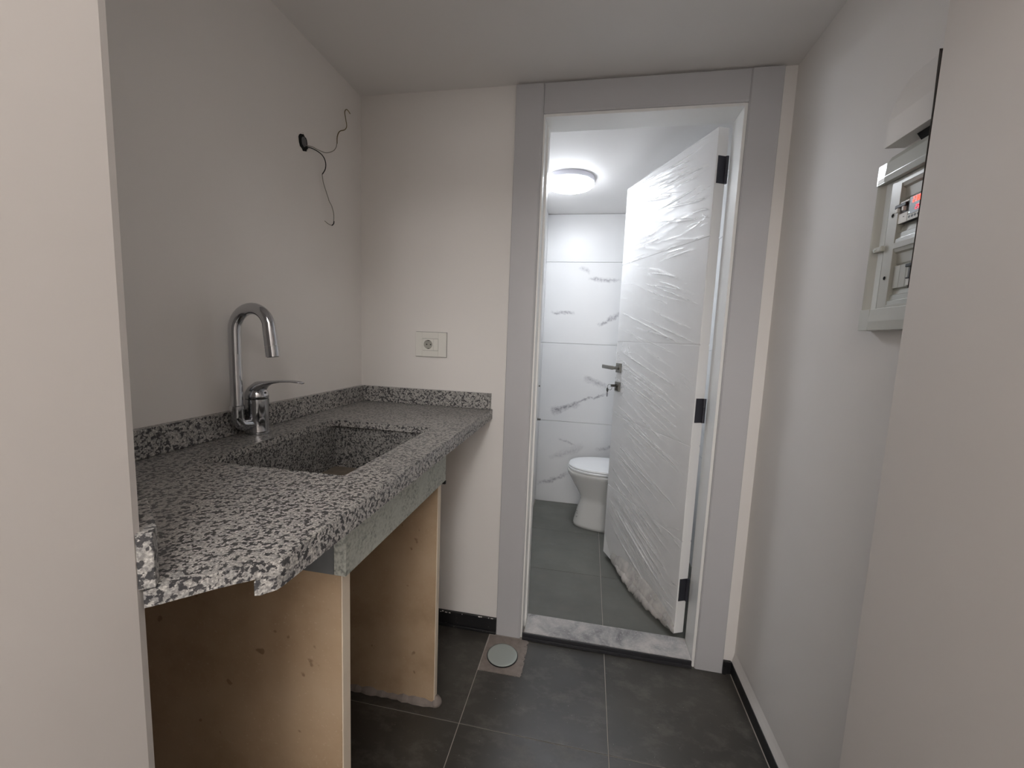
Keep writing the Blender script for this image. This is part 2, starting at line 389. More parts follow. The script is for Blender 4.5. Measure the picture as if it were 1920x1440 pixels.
# plaster crumbs along the skirting tops
bm = BM()
for i in range(9):
    x = rng.uniform(.38,.63); zt_=rng.uniform(.060,.067)
    box(bm,x,x+rng.uniform(.003,.014),-.0118,-.0105,zt_,min(.0685,zt_+rng.uniform(.0015,.005)))
obj('trim_2', bm, WHITE, kind='structure')

# ------------------------------------------------------------------ door frame (setting)
DF = thing('door_1', (1.10,0,0), kind='structure', label='white casing and lining of the bathroom doorway')
def part(name, bm, mat, par, **k): return obj(name, bm, mat, par, **k)
bm = BM(); prism(bm,[(.6415,0),(.6415,-.013),(.6435,-.015),(.7405,-.015),(.747,-.011),(.747,0)],0,2.2147); part('casing', bm, CASING, DF)
bm = BM(); prism(bm,[(1.4514,0),(1.4514,-.011),(1.456,-.015),(1.5515,-.015),(1.5535,-.013),(1.5535,0)],0,2.2147); part('casing', bm, CASING, DF)
bm = BM(); prism(bm,[(0,2.1105),(-.011,2.1105),(-.015,2.1165),(-.015,2.2127),(-.013,2.2147),(0,2.2147)],.7485,1.4499,'yz'); part('header_casing', bm, CASING, DF)
bm = BM(); box(bm,.7475,.7545,-.006,.112,0,2.11,.0008); box(bm,.7545,.762,.060,.112,0,2.10,.0008); part('jamb', bm, JAMB, DF)
bm = BM(); box(bm,1.4405,1.4512,-.006,.112,0,2.11,.0008); part('jamb', bm, JAMB, DF)
bm = BM(); box(bm,.7545,1.4405,-.006,.112,2.100,2.1105,.0008); part('head_jamb', bm, JAMB, DF)
# threshold
TH = thing('threshold', (1.1,.05,0), 'dusty grey stone doorway threshold with a dark front edge', 'threshold')
bm = BM(); box(bm,.7625,1.4395,-.008,.114,0.0,.030,.0015); part('sill', bm, THRESH, TH)
bm = BM(); box(bm,.7565,1.4395,-.0145,-.0085,0.0,.0275,.001); box(bm,.7565,1.4395,-.020,-.0145,0,.013,.001); part('front_edge', bm, THRESH_DK, TH, label='dark front edge')

# ------------------------------------------------------------------ bathroom door leaf
A = Vector((1.397,.126,0)); D = Vector((-.3998,.9166,0)); NN = Vector((.9166,.3998,0))   # NN points away from the camera
def LP(s,n,z): return A + D*s + NN*n + Vector((0,0,z))
def lbox(bm,s0,s1,n0,n1,z0,z1,bev=0):
    k = len(bm.verts); b2 = BM(); box(b2,s0,s1,n0,n1,z0,z1,bev)
    for v in b2.verts: v.co = LP(v.co.x,v.co.y,v.co.z)
    me = bpy.data.meshes.new('tmp'); b2.to_mesh(me); b2.free(); bm.from_mesh(me); bpy.data.meshes.remove(me); return bm
LF = thing('bathroom_door', tuple(LP(0,.02,0)), 'white grooved bathroom door standing open, wrapped in clear stretch film', 'door')
bm = BM(); lbox(bm,0,.70,.003,.042,.036,2.098,.001); part('core', bm, DOORW, LF)
zz = [.036,.453,.865,1.279,1.697,2.098]
for a,b in zip(zz,zz[1:]):
    bm = BM(); lbox(bm,.0005,.6995,0,.0032,a+(.0028 if a>.1 else 0),b-(.0028 if b<2 else 0),.0009); part('panel', bm, DOORW, LF)
    bm = BM(); lbox(bm,.0005,.6995,.0418,.045,a+(.0028 if a>.1 else 0),b-(.0028 if b<2 else 0),.0009); part('panel', bm, DOORW, LF)
for zc_ in (1.946,1.013,.235):
    bm = BM(); lbox(bm,-.0022,.0002,.006,.040,zc_-.05,zc_+.05,.0006); part('hinge_plate', bm, HINGE, LF, label='dark grey hinge plate')
    bm = BM(); c0 = LP(-.004,.043,0)
    for q in range(3): cyl(bm,(c0.x,c0.y,zc_-.05+q*.0335),(c0.x,c0.y,zc_-.05+q*.0335+.0325),.0065,14)
    part('hinge_barrel', bm, HINGE, LF, smooth=35, label='dark grey hinge barrel')
# handle
bm = BM(); lbox(bm,.628,.680,-.009,0,1.108,1.160,.0015); R1 = part('handle_rose', bm, NICKEL, LF, label='square satin metal rose')
bm = BM(); cyl(bm, LP(.650,-.009,1.134), LP(.650,-.042,1.134), .009, 16); lbox(bm,.640,.765,-.054,-.040,1.124,1.145,.003); part('lever', bm, NICKEL, R1, smooth=35)
bm = BM(); lbox(bm,.628,.680,-.009,0,1.004,1.056,.0015); R2 = part('lock_rose', bm, NICKEL, LF, label='square satin metal lock rose')
bm = BM(); cyl(bm, LP(.654,-.009,1.035), LP(.654,-.016,1.035), .009, 16); lbox(bm,.6495,.6585,-.016,-.009,1.010,1.034,.001); part('lock_cylinder', bm, KEYM, R2)
# striker face on free edge
bm = BM(); lbox(bm,.6995,.7012,.010,.034,.98,1.20,.0005); part('lock_faceplate', bm, NICKEL, LF)
# keys: one in the cylinder and one hanging on a ring
KR = thing('key_bunch', tuple(LP(.73,-.03,.97)), 'small keys on a ring hanging from the bathroom door lock', 'keys')
bm = BM(); lbox(bm,.6528,.6552,-.045,-.016,1.028,1.042,.0006); part('key_in_lock', bm, KEYM, KR)
bm = BM(); rc = LP(.675,-.040,1.024)
tube(bm, [rc + D*(.027*math.cos(t)) + Vector((0,0,.016*math.sin(t))) for t in [2*math.pi*k/28 for k in range(29)]], .0013, 8); part('ring', bm, NICKEL, KR, smooth='all')
bm = BM(); kc = LP(.702,-.040,1.005)
rs = []
def disc(bm, c, rx, rz, th, n=18):
    prof = [c + D*(rx*math.cos(2*math.pi*k/n)) + Vector((0,0,rz*math.sin(2*math.pi*k/n))) for k in range(n)]
    rings(bm, [[p-NN*th for p in prof],[p+NN*th for p in prof]])
disc(bm, kc, .0115, .0125, .0012)
sh = [(-.003,-.010),(.004,-.010),(.004,-.020),(.0025,-.023),(.004,-.026),(.0025,-.030),(.004,-.034),(.001,-.040),(-.003,-.038)]
rings(bm, [[kc + D*a + Vector((0,0,b)) - NN*.001 for a,b in sh],[kc + D*a + Vector((0,0,b)) + NN*.001 for a,b in sh]]); part('hanging_key', bm, KEYM, KR)

# stretch film over the leaf: fine grid pushed out along creases
nx, nz = 210, 620
S, Z = np.meshgrid(np.linspace(-.001,.703,nx), np.linspace(0,1,nz))
zlow = np.clip(.165-(.703-S)*1.05, .034, 1); Zh = zlow + Z*(2.100-zlow)
dn = np.full_like(S,.0030)
def crease(s0,z0,s1,z1,wd,amp):
    l = math.hypot(s1-s0,z1-z0); ds,dz=(s1-s0)/l,(z1-z0)/l
    a = (S-s0)*ds+(Zh-z0)*dz; c = -(S-s0)*dz+(Zh-z0)*ds
    bend = (a/l-.5)**2*.02*rng.uniform(-1,1)
    t = np.clip(a/l,0,1); m = np.where((a>0)&(a<l), np.sin(np.pi*t)**.6, 0)
    return amp*m*np.exp(-((c-bend)/wd)**2)
zones = [  # zlo, zhi, slope dz/ds towards the free side, count, min length, max length
    (.03,.30,.36,30,.25,.70),(.25,.60,.30,26,.25,.72),(.55,1.00,.25,30,.2,.72),(.95,1.30,.27,26,.15,.6),
    (1.28,1.55,.28,18,.12,.45),(1.50,1.72,.20,14,.1,.4),(1.66,1.92,-.02,44,.06,.30),(1.74,1.98,.20,18,.1,.35),(1.95,2.09,.04,20,.2,.7)]
for zl,zh_,sl,cnt,l0,l1 in zones:
    for i in range(cnt):
        ln = rng.uniform(l0,l1); s0 = rng.uniform(-.02,.72-ln); z0 = rng.uniform(zl,zh_)
        s2 = sl+rng.normal(0,.045)
        wd, am = (rng.uniform(.0020,.0034), rng.uniform(.0016,.0034)) if rng.rand()<.38 else (rng.uniform(.004,.010), rng.uniform(.0006,.0016))
        dn += crease(s0,z0,s0+ln,z0+ln*s2, wd, am)
for i in range(18):   # gathered folds fanning from the hinge edge
    z0 = rng.choice([.10,.20,.45,1.05,1.35,1.8])+rng.uniform(-.06,.06); ln = rng.uniform(.04,.14)
    dn += crease(0,z0,ln,z0+ln*rng.uniform(-.4,.6),.003,.0018)
for i in range(40):   # crumples about the handle
    s0,z0 = rng.uniform(.54,.70),rng.uniform(.98,1.24); a_=rng.uniform(0,math.pi); ln=rng.uniform(.02,.07)
    dn += crease(s0,z0,s0+ln*math.cos(a_),z0+ln*math.sin(a_),.0028,.0016)
dn0 = dn.copy()
edge = np.minimum(np.clip((S+.001)/.01,0,1), np.clip((.703-S)/.01,0,1)); dn = dn*(.25+.75*edge)
P3 = np.stack([A.x+D.x*S-NN.x*dn, A.y+D.y*S-NN.y*dn, Zh],-1).reshape(-1,3) - np.array(LF.location)
ii = (np.arange(nz-1)[:,None]*nx+np.arange(nx-1)[None,:]).ravel()
# holes where the handle, rose and keys break through
sc_s = S.ravel()[ii]; sc_z = Zh.ravel()[ii]
keep = ~(((sc_s>.615)&(sc_s<.705)&(sc_z>1.095)&(sc_z<1.172))|((sc_s>.62)&(sc_s<.705)&(sc_z>.998)&(sc_z<1.062)))
ii = ii[keep]
quads = np.stack([ii,ii+nx,ii+nx+1,ii+1],-1)
me = bpy.data.meshes.new('stretch_film'); me.from_pydata([], [], [])
me.vertices.add(len(P3)); me.vertices.foreach_set('co', P3.ravel()); me.loops.add(quads.size); me.loops.foreach_set('vertex_index', quads.ravel())
me.polygons.add(len(quads)); me.polygons.foreach_set('loop_start', np.arange(0,quads.size,4)); me.update(calc_edges=True)
fold = np.clip((dn0-.0035)/.0030,0,1); at_ = me.attributes.new('fold','FLOAT','POINT'); at_.data.foreach_set('value', fold.ravel().astype(np.float32))
me.polygons.foreach_set('use_smooth', [True]*len(quads)); me.materials.append(WRAP)
o = bpy.data.objects.new('stretch_film', me); COL.objects.link(o); o.parent = LF; o['label'] = 'clear wrinkled stretch film'
# bunched lower hem of the film
def hem(s_a,s_b,top,drop,out,amp,seed):
    r = np.random.RandomState(seed); n1,n2 = 90,14; vv=[];ff=[]
    ph = r.uniform(0,6,6)
    for i in range(n1):
        t=i/(n1-1); s=s_a+(s_b-s_a)*t; bell=math.sin(math.pi*t)**.7
        for j in range(n2):
            u=j/(n2-1)
            wob = sum(math.sin((7+5*k)*t*6+ph[k]+u*(3+k)) for k in range(4))/4
            zt_ = top*(1-u)*(.35+.65*bell) + .037 - drop*bell*math.sin(u*math.pi*.5)*1.0
            n = -(.003 + out*bell*math.sin(u*math.pi*.85) + amp*wob*bell*(.3+u))
            vv.append(LP(s + amp*math.sin(17*t*3+u*5+ph[4]), n, max(.006,zt_+amp*.6*math.sin(11*t*4+u*4+ph[5]))))
    for i in range(n1-1):
        for j in range(n2-1): ff.append((i*n2+j,i*n2+j+1,(i+1)*n2+j+1,(i+1)*n2+j))
    return vv,ff
bmh = hem(.60,.0,.10,.020,.016,.0035,3); part('film_hem', bmh, WRAP_B, LF, smooth='all', label='brownish bunched film hem')
bmh = hem(.56,.05,.05,.028,.030,.005,9); part('film_hem', bmh, WRAP_B, LF, smooth='all', label='loose sagging film loop')

# ------------------------------------------------------------------ worktop with splashbacks and basin
ZC = .983; ZU = .963; ZE = .943; ZS = 1.0487; XF = .589
WT = thing('granite_worktop', (.3,-.6,.98), 'grey speckled granite worktop with sink cut-out and broken front corner', 'worktop')
hx0,hx1,hy0,hy1 = .139,.487,-.892,-.412
def rrect(x0,x1,y0,y1,r,n=4):
    out=[]
    for cx_,cy_,a0 in ((x1-r,y1-r,0),(x0+r,y1-r,90),(x0+r,y0+r,180),(x1-r,y0+r,270)):
        for k in range(n+1):
            a=math.radians(a0+90*k/n); out.append((cx_+r*math.cos(a),cy_+r*math.sin(a)))
    return out
outer = [(0,0),(0,-1.19),(.358,-1.19),(.487,-1.280),(.4955,-1.2875)]
for k in range(1,9):  # sawn 45 degree cut with small chips
    t=k/9; outer.append((.4955+(.5835-.4955)*t+rng.uniform(-.0015,.0015), -1.2875+(.0915)*t+rng.uniform(-.0015,.0015)))
outer += [(.589,-1.187),(.589,0)]
hole = rrect(hx0,hx1,hy0,hy1,.012,3)
bm = BM()
def loop(pts,z): return [bm.verts.new((x,y,z)) for x,y in pts]
for z in (ZC,ZU):
    lo = loop(outer,z); li = loop(hole,z)
    e1=[bm.edges.new((lo[i],lo[(i+1)%len(lo)])) for i in range(len(lo))]; e2=[bm.edges.new((li[i],li[(i+1)%len(li)])) for i in range(len(li))]
    bmesh.ops.triangle_fill(bm, edges=e1+e2, use_beauty=True)
    if z==ZC: LO,LI=lo,li
for a,b in ((LO,lo),(LI,li)):
    for i in range(len(a)): bm.faces.new((a[i],a[(i+1)%len(a)],b[(i+1)%len(a)],b[i]))
topE = [e for e in bm.edges if len(e.link_faces)==2 and all(v.co.z>ZC-.0005 for v in e.verts) and any(abs(f.normal.z)<.5 or True for f in e.link_faces) and (e.verts[0] in LO+LI and e.verts[1] in LO+LI)]
bm.normal_update()
topE = [e for e in topE if e.calc_face_angle(0)>.8]
bmesh.ops.bevel(bm, geom=topE, offset=.0012, segments=2, affect='EDGES')
part('slab', bm, GRANITE, WT)
bm = BM(); prism(bm,[(.566,-.002),(.566,-1.200),(.5705,-1.216),(.577,-1.213),(.5885,-1.1985),(.5893,-1.190),(.5893,-.002)],ZE,ZU-.0003,'xy',.0009); part('front_edge_strip', bm, GRANITE_EDGE, WT)
bm = BM(); box(bm,.0005,.020,-1.188,-.0005,ZC+.0006,ZS,.001); part('splashback', bm, GRANITE, WT)
bm = BM(); box(bm,.0205,.583,-.020,-.0005,ZC+.0006,ZS,.001); part('splashback', bm, GRANITE, WT)
bm = BM(); prism(bm,[(.4908,-1.2888),(.5022,-1.2790),(.4890,-1.2640),(.40,-1.205),(.390,-1.2105)],ZC+.0006,ZS,'xy',.0012); part('splashback', bm, GRANITE_EDGE, WT, label='cut granite splash end at the near wall')
# basin: four glued granite walls and a floor
BZ = .800
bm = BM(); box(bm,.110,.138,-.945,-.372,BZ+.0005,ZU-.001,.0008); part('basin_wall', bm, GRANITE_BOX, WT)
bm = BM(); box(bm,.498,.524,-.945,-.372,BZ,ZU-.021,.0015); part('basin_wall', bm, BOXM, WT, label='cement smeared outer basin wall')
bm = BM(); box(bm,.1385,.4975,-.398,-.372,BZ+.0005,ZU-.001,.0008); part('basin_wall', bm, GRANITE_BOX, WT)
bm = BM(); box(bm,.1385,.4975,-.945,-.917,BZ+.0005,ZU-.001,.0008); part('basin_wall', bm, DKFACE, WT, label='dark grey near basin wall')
bm = BM(); box(bm,.1385,.4975,-.9165,-.3985,BZ+.001,BZ+.020,.0008); part('basin_floor', bm, BFLOOR, WT, label='dusty brownish basin floor')
bm = BM(); lathe(bm,.31,-.66,[(.001,BZ+.0205),(.040,BZ+.0205),(.044,BZ+.0225),(.044,BZ+.020)]); part('waste_outlet', bm, CHROME, WT, smooth=35)
bm = BM(); cyl(bm,(.31,-.66,BZ),(.31,-.66,.60),.022,18); cyl(bm,(.31,-.66,.60),(.31,-.66,.50),.034,18); tube(bm,smooth_path([(.31,-.66,.51),(.29,-.66,.49),(.2,-.66,.50),(.02,-.66,.50)],6),.018,12); part('waste_pipe', bm, PLAST, WT, smooth=35)

# stone slabs that carry the worktop
def support(y0,y1,label):
    t = thing('stone_support', (.25,(y0+y1)/2,0), label, 'support', 'stone slabs carrying the worktop')
    bm = BM(); box(bm,.0015,.5075,y0,y1,.0005,.7985,.001); part('panel', bm, STONE, t)
    bm = BM(); box(bm,.5076,.5105,y0+.0005,y1-.0005,.0005,.7985,.0008); part('raw_front_edge', bm, STONE_EDGE, t, label='pale raw front edge')
    return t
support(-.936,-.908,'nearer upright beige stone slab holding up the granite worktop')
S2 = support(-.402,-.376,'farther upright beige stone slab under the far end of the sink')
bm = BM(); r_ = np.random.RandomState(4)
prof = [(-.012,.0),(-.010,.008),(-.004,.017),(.0,.020),(0,0)]
pts=[];n_=26
rs=[]
for i in range(n_):
    x=.02+(.515-.02)*i/(n_-1); k=r_.uniform(.6,1.15)
    rs.append([(x,-.402+a*k,b*k+.0004) for a,b in prof])
rings(bm,rs); part('mortar_fillet', bm, CEMENT, S2)
bm = BM(); lathe(bm,.512,-.389,[(.022,.0004),(.019,.010),(.012,.022),(.002,.026)],16); part('mortar_dab', bm, CEMENT, S2, smooth='all')
# small silicone gasket remnant between basin and far slab
bm = BM(); box(bm,.512,.524,-.375,-.366,.7865,.7995,.002); part('rubber_shim', bm, BLACK, S2, label='tiny black shim')
# offcut strip fastened to wall beyond far slab (thin vertical line)
bm = BM(); box(bm,.44,.4405,-.006,-.0005,.47,.66); box(bm,.44,.449,-.006,-.0005,.66,.6605); 
bm.free()

# ------------------------------------------------------------------ mixer tap
MT = thing('mixer_tap', (.060,-.645,ZC), 'chrome swan-neck kitchen mixer tap behind the sink', 'tap')
bm = BM(); lathe(bm,.060,-.643,[(.0300,ZC+.0005),(.0305,ZC+.004),(.0290,ZC+.010),(.0285,ZC+.050),(.0300,ZC+.094),(.0300,ZC+.0985),(.0275,ZC+.100)]); part('body', bm, CHROME, MT, smooth=40)
bm = BM(); tube(bm, smooth_path([(.060,-.650,ZC+.030),(.057,-.672,ZC+.030),(.053,-.690,ZC+.034),(.051,-.699,ZC+.048),(.0505,-.700,ZC+.066),(.0505,-.700,ZC+.080)],6), [.0155]*31, 20); part('elbow', bm, CHROME, MT, smooth='all')
bm = BM(); lathe(bm,.0505,-.700,[(.0155,ZC+.077),(.0180,ZC+.078),(.0180,ZC+.086),(.0150,ZC+.088)]); part('collar', bm, CHROME, MT, smooth=35)
R_=.0525; cx_=.0505+R_; path=[(.0505,-.70,ZC+.082+ (.205)*k/6) for k in range(7)]
path += [(cx_-R_*math.cos(t),-.70+.004*math.sin(t),ZC+.288+ .0565*math.sin(t)) for t in [math.pi*k/18 for k in range(1,17)]]
path += [(cx_+R_*.985+.003,-.70,ZC+.272),(cx_+R_+.005,-.70,ZC+.250)]
rad=[.0146]*7+[.0150]*16+[.0158,.0160]
bm = BM(); tube(bm, path, rad, 24); part('spout', bm, CHROME, MT, smooth=50)
e = Vector(path[-1]); d = (Vector(path[-1])-Vector(path[-2])).normalized()
bm = BM(); tube(bm,[e+d*.0006,e+d*.028],[.0162,.0164],24); A1=part('aerator', bm, CHROME, MT, smooth=35)
bm = BM(); tube(bm,[e+d*.0279,e+d*.0290],[.0135,.0135],24); part('aerator_mesh', bm, CHROME_DK, A1)
# lever cap and lever
bm = BM()
secs=[]
for (x,z,hw,ht) in ((.030,ZC+.103,.010,.002),(.038,ZC+.112,.020,.010),(.050,ZC+.120,.0260,.018),(.064,ZC+.127,.0265,.021),(.080,ZC+.134,.022,.015),(.092,ZC+.142,.0165,.008),(.112,ZC+.1475,.0135,.0050),(.140,ZC+.152,.0125,.0036),(.170,ZC+.1535,.0125,.0032),(.192,ZC+.1525,.0120,.0030),(.205,ZC+.1500,.0080,.0024)):
    secs.append([(x,-.643+hw*math.cos(2*math.pi*k/16),z+ht*(math.sin(2*math.pi*k/16) if math.sin(2*math.pi*k/16)>0 else math.sin(2*math.pi*k/16)*1.0)) for k in range(16)])
rings(bm,secs); part('lever', bm, CHROME, MT, smooth='all')
bm = BM(); lathe(bm,.060,-.643,[(.0290,ZC+.1005),(.0300,ZC+.103),(.0298,ZC+.110),(.0270,ZC+.120),(.018,ZC+.129),(.002,ZC+.133)]); part('cap', bm, CHROME, MT, smooth=40)
bm = BM(); cyl(bm,(.0855,-.643,ZC+.116),(.0885,-.643,ZC+.116),.0035,10); part('index_screw', bm, CHROME_DK, MT)

# ------------------------------------------------------------------ wall socket
SK = thing('wall_socket', (.319,0,1.236), 'white single wall socket in a rectangular plate above the splashback', 'socket')
x0,x1,z0,z1 = .2525,.3855,1.1865,1.2875
def plate_hole(bm, ax0,ax1,az0,az1, cx,cz,r, ya, yb, n=28):
    outer_=[]; 
    # rectangular ring to circle, stitched by angle
    angs=[2*math.pi*k/n for k in range(n)]
    def rect(a):
        c,s=math.cos(a),math.sin(a); t=1e9
        if abs(c)>1e-6: t=min(t,((ax1-cx) if c>0 else (ax0-cx))/c)
        if abs(s)>1e-6: t=min(t,((az1-cz) if s>0 else (az0-cz))/s)
        return (cx+c*t,cz+s*t)
    corners=[math.atan2(z-cz,x-cx)%(2*math.pi) for x in (ax0,ax1) for z in (az0,az1)]
    angs=sorted(set([round(a,5) for a in angs+corners]))
    m=len(angs); O=[rect(a) for a in angs]; I=[(cx+r*math.cos(a),cz+r*math.sin(a)) for a in angs]
    vf=[[bm.verts.new((p[0],y,p[1])) for p in L_] for y in (ya,yb) for L_ in (O,I)]
    for i in range(m):
        j=(i+1)%m
        bm.faces.new((vf[0][i],vf[0][j],vf[1][j],vf[1][i])); bm.faces.new((vf[2][j],vf[2][i],vf[3][i],vf[3][j]))
        bm.faces.new((vf[0][j],vf[0][i],vf[2][i],vf[2][j])); bm.faces.new((vf[1][i],vf[1][j],vf[3][j],vf[3][i]))
bm = BM(); box(bm,x0-.0012,x1+.0012,-.0018,-.0003,z0-.0014,z1+.0012); part('backing_frame', bm, GREYM, SK)  # grey rim stands in for the plate's contact shadow
bm = BM()
ix0,ix1,iz0,iz1 = .283,.351,1.2125,1.2605; gp=.0009
box(bm,x0,ix0-gp,-.010,-.0005,z0,z1,.0012); box(bm,ix1+gp,x1,-.010,-.0005,z0,z1,.0012)
box(bm,ix0-gp,ix1+gp,-.010,-.0005,z0,iz0-gp); box(bm,ix0-gp,ix1+gp,-.010,-.0005,iz1+gp,z1)
part('cover_plate', bm, PLAST, SK)
bm = BM(); scx,scz,sr=.307,1.2365,.0190
plate_hole(bm,ix0,.331,iz0,iz1,scx,scz,sr,-.0096,-.0012); part('socket_insert', bm, PLAST, SK, smooth=30)
bm = BM(); box(bm,.3315,ix1,-.0096,-.0005,iz0,iz1,.0004); part('blank_insert', bm, PLAST, SK)
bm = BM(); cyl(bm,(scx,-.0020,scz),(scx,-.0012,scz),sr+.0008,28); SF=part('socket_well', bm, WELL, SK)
for dx in (-.0085,.0085):
    bm = BM(); cyl(bm,(scx+dx,-.0026,scz),(scx+dx,-.0018,scz),.0026,12); part('pin_hole', bm, VOID, SF)
for dz in (-.0165,.0165):
    bm = BM(); box(bm,scx-.0035,scx+.0035,-.008,-.0018,scz+dz-.001,scz+dz+.001); part('earth_clip', bm, KEYM, SF)

# ------------------------------------------------------------------ hole with loose wires on the left wall
WO = thing('wire_outlet', (0,-.355,1.889), 'rough dark hole in the left wall with loose bare wires hanging out', 'wires')
bm = BM(); n=22; rr=np.random.RandomState(5)
ring=[(-.355+(.024+rr.uniform(-.003,.003))*math.cos(2*math.pi*k/n), 1.889+(.026+rr.uniform(-.003,.003))*math.sin(2*math.pi*k/n)) for k in range(n)]
rings(bm,[[(.0006,y,z) for y,z in ring],[(.0012,y,z) for y,z in ring]]); part('hole', bm, VOID, WO, label='dark ragged hole')
bm = BM()
rings(bm,[[(.0004,y,z) for y,z in ring],[(.003,-.355+(y+.355)*1.02,1.889+(z-1.889)*1.02) for y,z in ring],[(.0025,-.355+(y+.355)*1.13,1.889+(z-1.889)*1.13) for y,z in ring],[(.0002,-.355+(y+.355)*1.2,1.889+(z-1.889)*1.2) for y,z in ring]],False,False); part('plaster_rim', bm, WHITE, WO, smooth='all')
bm = BM(); rings(bm,[[(.0014,-.350+(y+.355)*.5,1.893+(z-1.889)*.62) for y,z in ring],[(.004,-.348+(y+.355)*.3,1.893+(z-1.889)*.4) for y,z in ring]]); part('conduit_stub', bm, GREYM, WO, label='grey conduit stub')
def wp(pts,x): return smooth_path([(x[i] if isinstance(x,(list,tuple)) else x, y, z) for i,(y,z) in enumerate(pts)],8)
wl=[(-.345,1.880),(-.318,1.884),(-.279,1.882),(-.256,1.868),(-.254,1.845),(-.268,1.822)]
bm = BM(); tube(bm, wp(wl,[.002,.012,.016,.014,.012,.010]), .0017, 8); part('wire', bm, WIRE_B, WO, smooth='all', label='bare black wire end')
w2=[(-.268,1.822),(-.262,1.797),(-.246,1.770),(-.228,1.742)]
bm = BM(); tube(bm, wp(w2,.009), .0013, 8); part('wire', bm, WIRE_G, WO, smooth='all')
w3=[(-.228,1.742),(-.214,1.730),(-.203,1.706),(-.203,1.680)]
bm = BM(); tube(bm, wp(w3,.009), .0013, 8); part('wire', bm, WIRE_G, WO, smooth='all')
w4=[(-.203,1.680),(-.206,1.670),(-.216,1.662)]
bm = BM(); tube(bm, wp(w4,.010), .0019, 8); part('wire', bm, WIRE_B, WO, smooth='all')
w5=[(-.216,1.662),(-.236,1.662),(-.256,1.667)]
bm = BM(); tube(bm, wp(w5,.009), .0012, 8); part('wire', bm, WIRE_G, WO, smooth='all')
w6=[(-.345,1.884),(-.32,1.890),(-.29,1.893),(-.245,1.903),(-.205,1.925),(-.186,1.945),(-.180,1.962)]
bm = BM(); tube(bm, wp(w6,[.002,.010,.010,.009,.009,.009,.009]), .0012, 8); part('wire', bm, WIRE_G, WO, smooth='all')
w7=[(-.180,1.962),(-.178,1.988),(-.163,2.012),(-.131,2.033),(-.118,2.052),(-.124,2.074),(-.130,2.096),(-.116,2.112),(-.094,2.108)]
bm = BM(); tube(bm, wp(w7,.010), .0016, 8); part('wire', bm, WIRE_Y, WO, smooth='all', label='olive yellow wire end')

# ------------------------------------------------------------------ distribution board on the right wall
DB = thing('distribution_board', (W,-.64,1.5), 'open white electrical board with breakers and a red digital voltage display on the right wall', 'electrical board')
XB = 1.567; YL = -.548; YR = -.733
def ybox(bm,x0,x1,y0,y1,z0,z1,bev=0): return box(bm,min(x0,x1),max(x0,x1),min(y0,y1),max(y0,y1),z0,z1,bev)
# frame: lower band, upper band, left stile
bm = BM(); prism(bm,[(W-.0005,1.326),(XB,1.326),(XB-.001,1.345),(XB+.001,1.372),(W-.0005,1.372)],YR,YL-.038,'xz',.0006); part('lower_band', bm, PLAST_BD, DB)
bm = BM(); prism(bm,[(W-.0005,YL),(XB+.003,YL),(XB,YL-.0375),(W-.0005,YL-.0375)],1.326,1.372,'xy',.0006); part('lower_corner', bm, PLAST_BD, DB)
bm = BM(); prism(bm,[(W-.0005,1.640),(XB+.001,1.640),(XB-.002,1.652),(XB+.001,1.680),(XB+.008,1.692),(W-.0005,1.694)],YR,YL-.030,'xz',.0008); part('upper_band', bm, PLAST_GL, DB)
bm = BM(); prism(bm,[(W-.0005,1.640),(XB+.002,1.640),(XB+.002,1.684),(W-.0005,1.690)],YL-.029,YL,'xz',.002); part('upper_corner', bm, PLAST_GL, DB)
bm = BM(); prism(bm,[(W-.0005,YL-.002),(XB+.004,YL-.002),(XB+.007,YL-.008),(XB+.012,YL-.020),(XB+.013,YL-.034),(XB+.012,YL-.036),(W-.0005,YL-.036)],1.3725,1.6395,'xy',.0005); part('left_stile', bm, PLAST_BD, DB, smooth=30)
# inner cover plate with two stepped openings
bm = BM(); px=XB+.012
yA=YL-.037; yB=YL-.066
ybox(bm,px,W-.001,yA,yB,1.373,1.639,.0006)
ybox(bm,px,W-.001,yB,YR,1.627,1.639); ybox(bm,px-.001,W-.001,yB,YR,1.4945,1.5065,.0008); ybox(bm,px,W-.001,yB,YR,1.373,1.379)
part('cover_plate', bm, PLAST_BD, DB)
for k,(za,zb) in enumerate(((1.379,1.4945),(1.5065,1.627))):
    bm = BM(); prof=[(W-.001,za),(px+.001,za),(px+.0015,za+.008),(px+.005,za+.010),(px+.0055,za+.020),(px+.009,za+.022),(px+.0115,za+.034),(W-.001,za+.034)]
    prism(bm,prof,YR,yB-.0002,'xz'); 
    part('lower_step', bm, PLAST_GL, DB)
    bm = BM(); prof=[(W-.001,zb),(px+.001,zb),(px+.003,zb-.007),(px+.008,zb-.010),(px+.0095,zb-.030),(px+.0135,zb-.036),(W-.001,zb-.036)]
    prism(bm,prof,YR,yB-.0002,'xz'); part('upper_step', bm, PLAST_BD, DB)
    bm = BM(); ybox(bm,W-.004,W-.001,yB-.001,YR,za+.034,zb-.036); part('back_panel', bm, PLAST_BD, DB)
